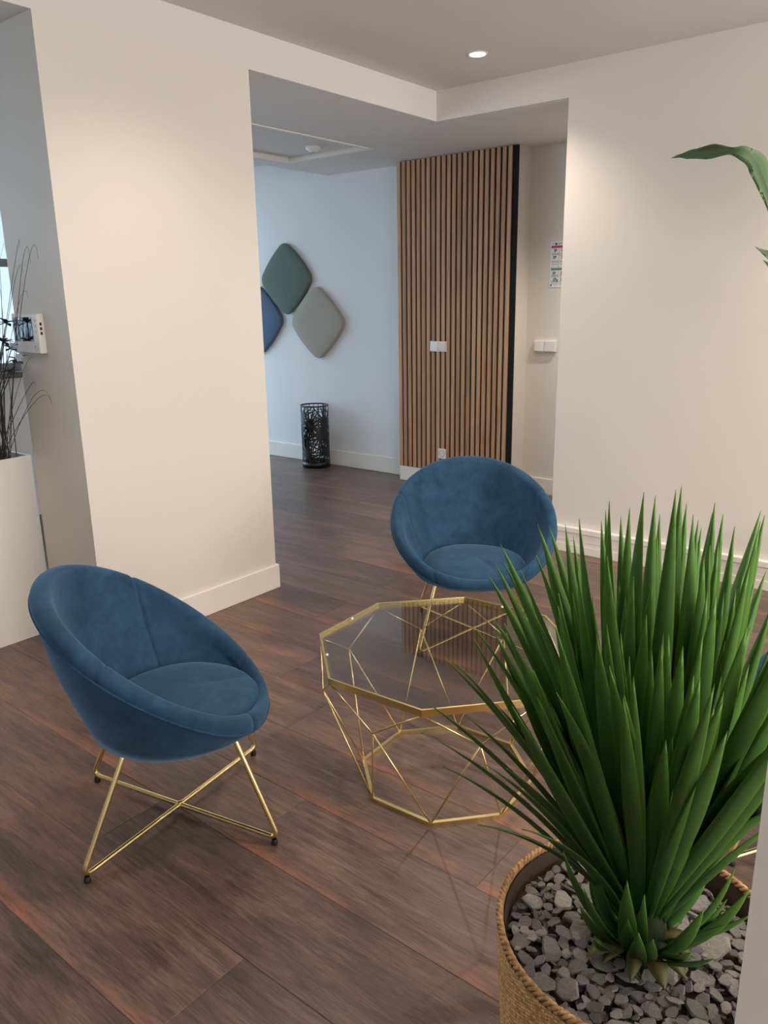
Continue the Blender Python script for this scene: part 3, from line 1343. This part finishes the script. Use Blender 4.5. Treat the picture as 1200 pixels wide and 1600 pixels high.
# trunk and leaves
BASE = Vector((-.005, -.008, ZS))
MB().lathe([(.0001, .13), (.030, .12), (.040, .06), (.044, .0), (.046, -.03)], 20, BASE).build('stem', M['stem'], pp, True)
LEAFN = 0


def add_leaf(P0, P1, P2, width, m=None, fold=.28, wmax=.5, base_w=.6):
    global LEAFN
    d = P2 - P0
    h = Vector((P2.x - BASE.x, P2.y - BASE.y, 0))
    if h.length < .02:
        h = Vector((math.cos(LEAFN), math.sin(LEAFN), 0))
    h.normalize()
    side = Vector((-h.y, h.x, 0))
    # blades twist a little on their own axis
    sc = (P2 - P0).cross(toc).normalized()
    if sc.dot(side) < 0:
        sc = -sc
    side = side.lerp(sc, .55)
    v, f, uv = leaf_mesh(P0, P1, P2, side, width, fold, 14, wmax, base_w)
    LEAFN += 1
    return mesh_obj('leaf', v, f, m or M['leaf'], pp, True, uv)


base_w = Vector((PCX, PCY, 0)) + BASE
toc = Vector((-base_w.x, -base_w.y, 0)).normalized()
# tips as read from the photograph: pixel, distance in front of (+) or behind (-) the stem, width
TIPS = [
    (667, 1098, .06, .030), (682, 1156, .10, .028), (691, 1197, .12, .026), (694, 1028, .02, .030), (714, 1037, .06, .030), (745, 985, .00, .032),
    (761, 895, -.06, .028), (772, 877, -.02, .028), (781, 848, -.04, .032), (788, 880, .03, .030), (813, 891, .05, .030), (803, 905, -.1, .030),
    (840, 819, -.06, .034), (858, 821, -.10, .032), (838, 868, .04, .036), (883, 819, -.02, .034), (903, 893, .06, .034),
    (946, 796, -.14, .034), (952, 783, .00, .036), (970, 805, -.12, .032), (984, 792, -.03, .036), (1006, 769, .02, .040), (1024, 774, -.06, .034),
    (1031, 803, -.14, .034), (1056, 765, .04, .038), (1065, 758, -.05, .036), (1073, 785, -.14, .034), (1083, 803, .02, .038), (1096, 823, -.12, .030),
    (1117, 785, -.04, .038), (1113, 800, -.13, .034), (1130, 803, -.06, .036), (1148, 823, -.02, .036), (1195, 805, -.06, .036), (1188, 815, .03, .036),
    (1162, 897, -.10, .030), 
    (932, 992, .16, .040), (970, 990, .10, .038), (1045, 992, .13, .042), (1067, 1010, .16, .040), (1094, 1057, .19, .042), (1130, 1095, .21, .040),
    (1119, 927, .08, .042), (1168, 978, .12, .042), (869, 1082, .20, .036), (975, 1086, .22, .038), (952, 1041, .20, .036), (835, 960, .08, .032),
    (1010, 960, .05, .042), (1020, 905, -.02, .040), (1080, 880, .00, .040), (900, 1000, .02, .036), (925, 930, -.03, .036), (990, 900, .04, .038),
    (1050, 900, -.08, .038), (1100, 870, .03, .038), (1150, 920, .02, .036), (880, 950, -.08, .034), (850, 1000, -.04, .034), (800, 1010, .0, .032),
    (820, 1060, .06, .032), (775, 1100, .05, .030), (770, 965, -.03, .030), (745, 1289, .16, .024), (759, 1195, .14, .026), (730, 1120, .06, .028),
    (815, 1296, .20, .022), (790, 1200, .12, .030), (1225, 985, .12, .044), (1240, 1060, .10, .042), (1250, 1130, .14, .040), (1230, 1200, .10, .036),
    (1240, 1250, .12, .034), (1205, 1290, .02, .030),
]
g = random.Random(9)
for (px, py, dl, wd) in TIPS:
    d = unproject(px, py)
    pl = base_w + toc * dl
    t = (pl - EYE).dot(toc) / d.dot(toc)
    tip = EYE + d * t - Vector((PCX, PCY, 0))
    hz = Vector((tip.x - BASE.x, tip.y - BASE.y, 0))
    reach = hz.length
    hd = hz.normalized() if reach > 1e-4 else Vector((1, 0, 0))
    lo = max(0.0, min(1.0, (tip.z - ZS) / .75))
    P0 = BASE + hd * (.022 + .012 * (1 - lo)) + Vector((0, 0, .015 + .085 * lo + g.uniform(-.01, .02)))
    mid = P0.lerp(tip, .5)
    P1 = mid + Vector((0, 0, 1)) * (.06 + .10 * reach) * (.4 + .6 * (1 - lo)) + hd * (-.02 if reach > .2 else .02)
    add_leaf(P0, P1, tip, wd * .86)
# inner leaves that fill the crown
for i in range(120):
    a = g.uniform(0, 2 * PI)
    el = math.radians(g.uniform(60, 88))
    L = g.uniform(.40, .70)
    hd = Vector((math.cos(a), math.sin(a), 0))
    P0 = BASE + hd * .02 + Vector((0, 0, g.uniform(.05, .12)))
    tip = P0 + hd * L * math.cos(el) + Vector((0, 0, L * math.sin(el)))
    P1 = P0.lerp(tip, .5) + hd * .015 + Vector((0, 0, .02))
    add_leaf(P0, P1, tip, g.uniform(.026, .034))
# short leaves low in front
for (px, py, dl, wd, off) in ((980, 1376, .11, .034, 0), (912, 1386, .13, .022, 0), (1007, 1397, .10, .022, 0), (1172, 1388, .10, .034, 0), (1149, 1355, .03, .022, 0),
                              (1100, 1420, .15, .030, 0), (880, 1330, .10, .026, 0)):
    d = unproject(px, py)
    t = (base_w + toc * dl - EYE).dot(toc) / d.dot(toc)
    tip = EYE + d * t - Vector((PCX, PCY, 0))
    hz = Vector((tip.x - BASE.x, tip.y - BASE.y, 0)).normalized()
    P0 = BASE + hz * .045 + Vector((0, 0, .03))
    P1 = P0.lerp(tip, .5) + Vector((0, 0, -.008)) + hz * .02
    add_leaf(P0, P1, tip, wd, None, .35, .3, .8)
for i in range(22):
    a = 2 * PI * i / 22 + g.uniform(-.2, .2)
    hd = Vector((math.cos(a), math.sin(a), 0))
    P0 = BASE + hd * .040 + Vector((0, 0, g.uniform(.0, .045)))
    L = g.uniform(.09, .20)
    el = g.uniform(.7, 1.25)
    tip = P0 + hd * L * math.cos(el) + Vector((0, 0, L * math.sin(el)))
    P1 = P0.lerp(tip, .5) + hd * .012
    add_leaf(P0, P1, tip, g.uniform(.024, .034), None, .3, .35, .9)
# dry yellowish leaf bases lying round the stem
for i in range(13):
    a = 2 * PI * i / 13 + g.uniform(-.15, .15)
    hd = Vector((math.cos(a), math.sin(a), 0))
    P0 = BASE + hd * .030 + Vector((0, 0, .030))
    tip = BASE + hd * g.uniform(.085, .118) + Vector((0, 0, g.uniform(.010, .020)))
    P1 = P0.lerp(tip, .6) + Vector((0, 0, .016))
    v, f, uv = leaf_mesh(P0, P1, tip, Vector((-hd.y, hd.x, 0)), g.uniform(.022, .040), -.12, 6, .3, .9)
    mesh_obj('dry_leaf', v, f, M['leaf_root'], pp, True, uv)


# ------------------------------------------------------------------ tall leafy plant at the right edge
tp = tag(empty('leafy_plant', (3.62, .46, 0)), 'tall broad-leaved plant reaching in at the right edge', 'potted plant')
MB().lathe([(.0001, 0), (.13, 0), (.145, .01), (.165, .34), (.160, .345), (.150, .335), (.145, .30), (.0001, .30)], 40).build('pot', M['lacquer'], tp, True)
MB().lathe([(.0001, .306), (.147, .302)], 32).build('soil', M['soil'], tp)
org = Vector((3.62, .46, 0))


def big_leaf(spine, widths, X, fold=.35, stalk_to=None):
    """spine: pixels of the midrib in the photograph from base to tip; widths in metres"""
    P = [at_X(px, py, X + .05 * math.sin(i)) - org for i, (px, py) in enumerate(spine)]
    # resample smoothly (Catmull-Rom)
    pts, ws = [], []
    n = len(P)
    for i in range(n - 1):
        p0, p1, p2, p3 = P[max(i - 1, 0)], P[i], P[i + 1], P[min(i + 2, n - 1)]
        w0, w1 = widths[i], widths[i + 1]
        for k in range(5):
            t = k / 5
            pts.append(.5 * ((2 * p1) + (p2 - p0) * t + (2 * p0 - 5 * p1 + 4 * p2 - p3) * t * t + (3 * p1 - p0 - 3 * p2 + p3) * t ** 3))
            ws.append(w0 + (w1 - w0) * t * t * (3 - 2 * t))
    pts.append(P[-1])
    ws.append(widths[-1])
    view = Vector((-.75, -.62, .1)).normalized()
    v, uv, f = [], [], []
    N = len(pts)
    for i in range(N):
        d = (pts[min(i + 1, N - 1)] - pts[max(i - 1, 0)]).normalized()
        sd = d.cross(view).normalized()
        nn = sd.cross(d).normalized()
        w = max(ws[i], .002) / 2
        t = i / (N - 1)
        rp = .1 * math.sin(t * 17)
        v += [pts[i] - sd * w + nn * w * (fold + rp), pts[i] - sd * w * .5 + nn * w * fold * .35, pts[i] + nn * .0008,
              pts[i] + sd * w * .5 + nn * w * fold * .35, pts[i] + sd * w + nn * w * (fold - rp), pts[i] - nn * .0016]
        uv += [(0, t * .5), (.25, t * .5), (.5, t * .5), (.75, t * .5), (1, t * .5), (.5, t * .5)]
    for i in range(N - 1):
        for k in range(6):
            k2 = (k + 1) % 6
            f.append((i * 6 + k, i * 6 + k2, i * 6 + 6 + k2, i * 6 + 6 + k))
    f += [tuple(range(6))[::-1], tuple((N - 1) * 6 + k for k in range(6))]
    o = mesh_obj('leaf', v, f, M['leaf_big'], tp, True, uv)
    P0 = P[0]
    st = Vector((P0.x * .15, 0, .30))
    c1 = Vector((P0.x * .2, P0.y * .2, P0.z * .6))
    sp = [st * (1 - t) ** 2 + c1 * 2 * t * (1 - t) + P0 * t * t for t in [i / 8 for i in range(9)]]
    MB().tube(sp, [.008 - .0006 * i for i in range(9)], 7).build('stalk', M['leaf_big'], o, True)
    return o


big_leaf([(1222, 385), (1206, 335), (1194, 292), (1180, 258), (1162, 242), (1142, 237), (1112, 239), (1082, 242), (1062, 244), (1049, 247)],
         [.012, .030, .062, .082, .060, .030, .060, .042, .014, .002], 3.5)
big_leaf([(1270, 480), (1230, 425), (1205, 402), (1180, 386)], [.012, .06, .034, .002], 3.55)
big_leaf([(1275, 500), (1235, 445), (1212, 424), (1192, 406)], [.012, .06, .034, .002], 3.62)
big_leaf([(1270, 430), (1290, 300), (1300, 250), (1300, 190)], [.012, .09, .06, .002], 3.7)
big_leaf([(1285, 440), (1320, 330), (1345, 300), (1380, 300)], [.012, .09, .06, .002], 3.65)


# ------------------------------------------------------------------ white planter with reeds behind the armchair
pl = tag(empty('reed_planter', (1.335, 3.45, 0)), 'tall white box planter with dark ornamental grass at the left edge', 'planter')
hw, hd_, hz_ = .325, .15, .818
wal = MB()
for b_ in ((-hw, hw, -hd_, -hd_ + .012), (-hw, hw, hd_ - .012, hd_), (-hw, -hw + .012, -hd_ + .012, hd_ - .012), (hw - .012, hw, -hd_ + .012, hd_ - .012)):
    wal.box(b_[0], b_[1], b_[2], b_[3], .0, hz_)
wal.build('box', M['lacquer'], pl)
MB().box(-hw + .012, hw - .012, -hd_ + .012, hd_ - .012, .70, .785).build('soil', M['soil'], pl)
rd = MB()
g = random.Random(4)
POrg = Vector((1.335, 3.45, 0))


def blade(P0, P1, P2, r):
    pts = []
    n = 10
    for i in range(n + 1):
        t = i / n
        pts.append(P0 * (1 - t) ** 2 + P1 * 2 * t * (1 - t) + P2 * t * t)
    rd.tube(pts, [r * (1 - .75 * i / n) for i in range(n + 1)], 4)


for i in range(260):
    x = g.uniform(-.12, .295)
    y = g.uniform(-.10, .10)
    P0 = Vector((x, y, .78))
    L = g.uniform(.45, 1.0)
    a = g.gauss(-.02, .12)
    b_ = g.gauss(-.03, .10)
    P1 = P0 + Vector((a * L * .35, b_ * L * .35, L * .62))
    P2 = P0 + Vector((a * L * 1.0, b_ * L * 1.2, L * g.uniform(.86, 1.0)))
    if P2.y < -.15:
        P2.x = min(P2.x, .29)
    P2.x = min(P2.x, .31)
    blade(P0, P1, P2, g.uniform(.0016, .0030))
for (px, py, qx, qy) in ((82, 632, 50, 592), (80, 628, 52, 612), (60, 405, 38, 384), (44, 465, 22, 468), (30, 388, 24, 392), (48, 412, 30, 380),
                         (52, 560, 30, 580), (36, 425, 18, 430), (56, 603, 42, 600), (38, 520, 20, 540)):
    P2 = at_X(px, py, 1.632) - POrg
    Pm = at_X(qx, qy, 1.622) - POrg
    P0 = Vector((g.uniform(.12, .27), -.10, .78))
    P1 = Pm + (Pm - P0) * .25
    blade(P0, P1, P2, .0018)
ro = rd.build('grass', M['reed'], pl)
ro['kind'] = 'stuff'
# a stem with pale flowers among the grass
fl = MB()
P0 = Vector((.20, -.09, .78))
heads = [at_X(18, 545, 1.565) - POrg, at_X(10, 505, 1.58) - POrg, at_X(26, 562, 1.56) - POrg, at_X(6, 535, 1.57) - POrg, at_X(14, 580, 1.57) - POrg]
for hpt in heads:
    fl.tube([P0, P0.lerp(hpt, .6) + Vector((-.02, 0, .04)), hpt], .002, 5)
fs = fl.build('flower_stem', M['dark_leaf'], pl)
for k, hpt in enumerate(heads):
    lf = MB()
    for j in range(9):
        a = 2 * PI * j / 9 + g.uniform(-.3, .3)
        e = g.uniform(-.5, .7)
        dr = Vector((math.cos(a) * math.cos(e), math.sin(a) * math.cos(e), math.sin(e)))
        sd_ = dr.cross(Vector((0, 0, 1))).normalized()
        v, f, uv = leaf_mesh(hpt, hpt + dr * .02 + Vector((0, 0, .006)), hpt + dr * g.uniform(.03, .045), sd_, .020, .2, 4, .5, .4)
        lf.add(v, f)
    lf.build('leaf_cluster', M['dark_leaf'], fs)
    if k in (0, 2):
        pt = MB()
        for j in range(6):
            a = 2 * PI * j / 6
            dr = Vector((math.cos(a), -.5 + .2 * math.sin(a), math.sin(a))).normalized()
            v, f, uv = leaf_mesh(hpt + Vector((0, -.012, .008)), hpt + dr * .014 + Vector((0, -.014, .01)), hpt + dr * .020 + Vector((0, -.014, .008)), dr.cross(Vector((0, 1, 0))).normalized(), .012, .1, 4, .6, .5)
            pt.add(v, f)
        pt.build('petal', M['petal'], fs)
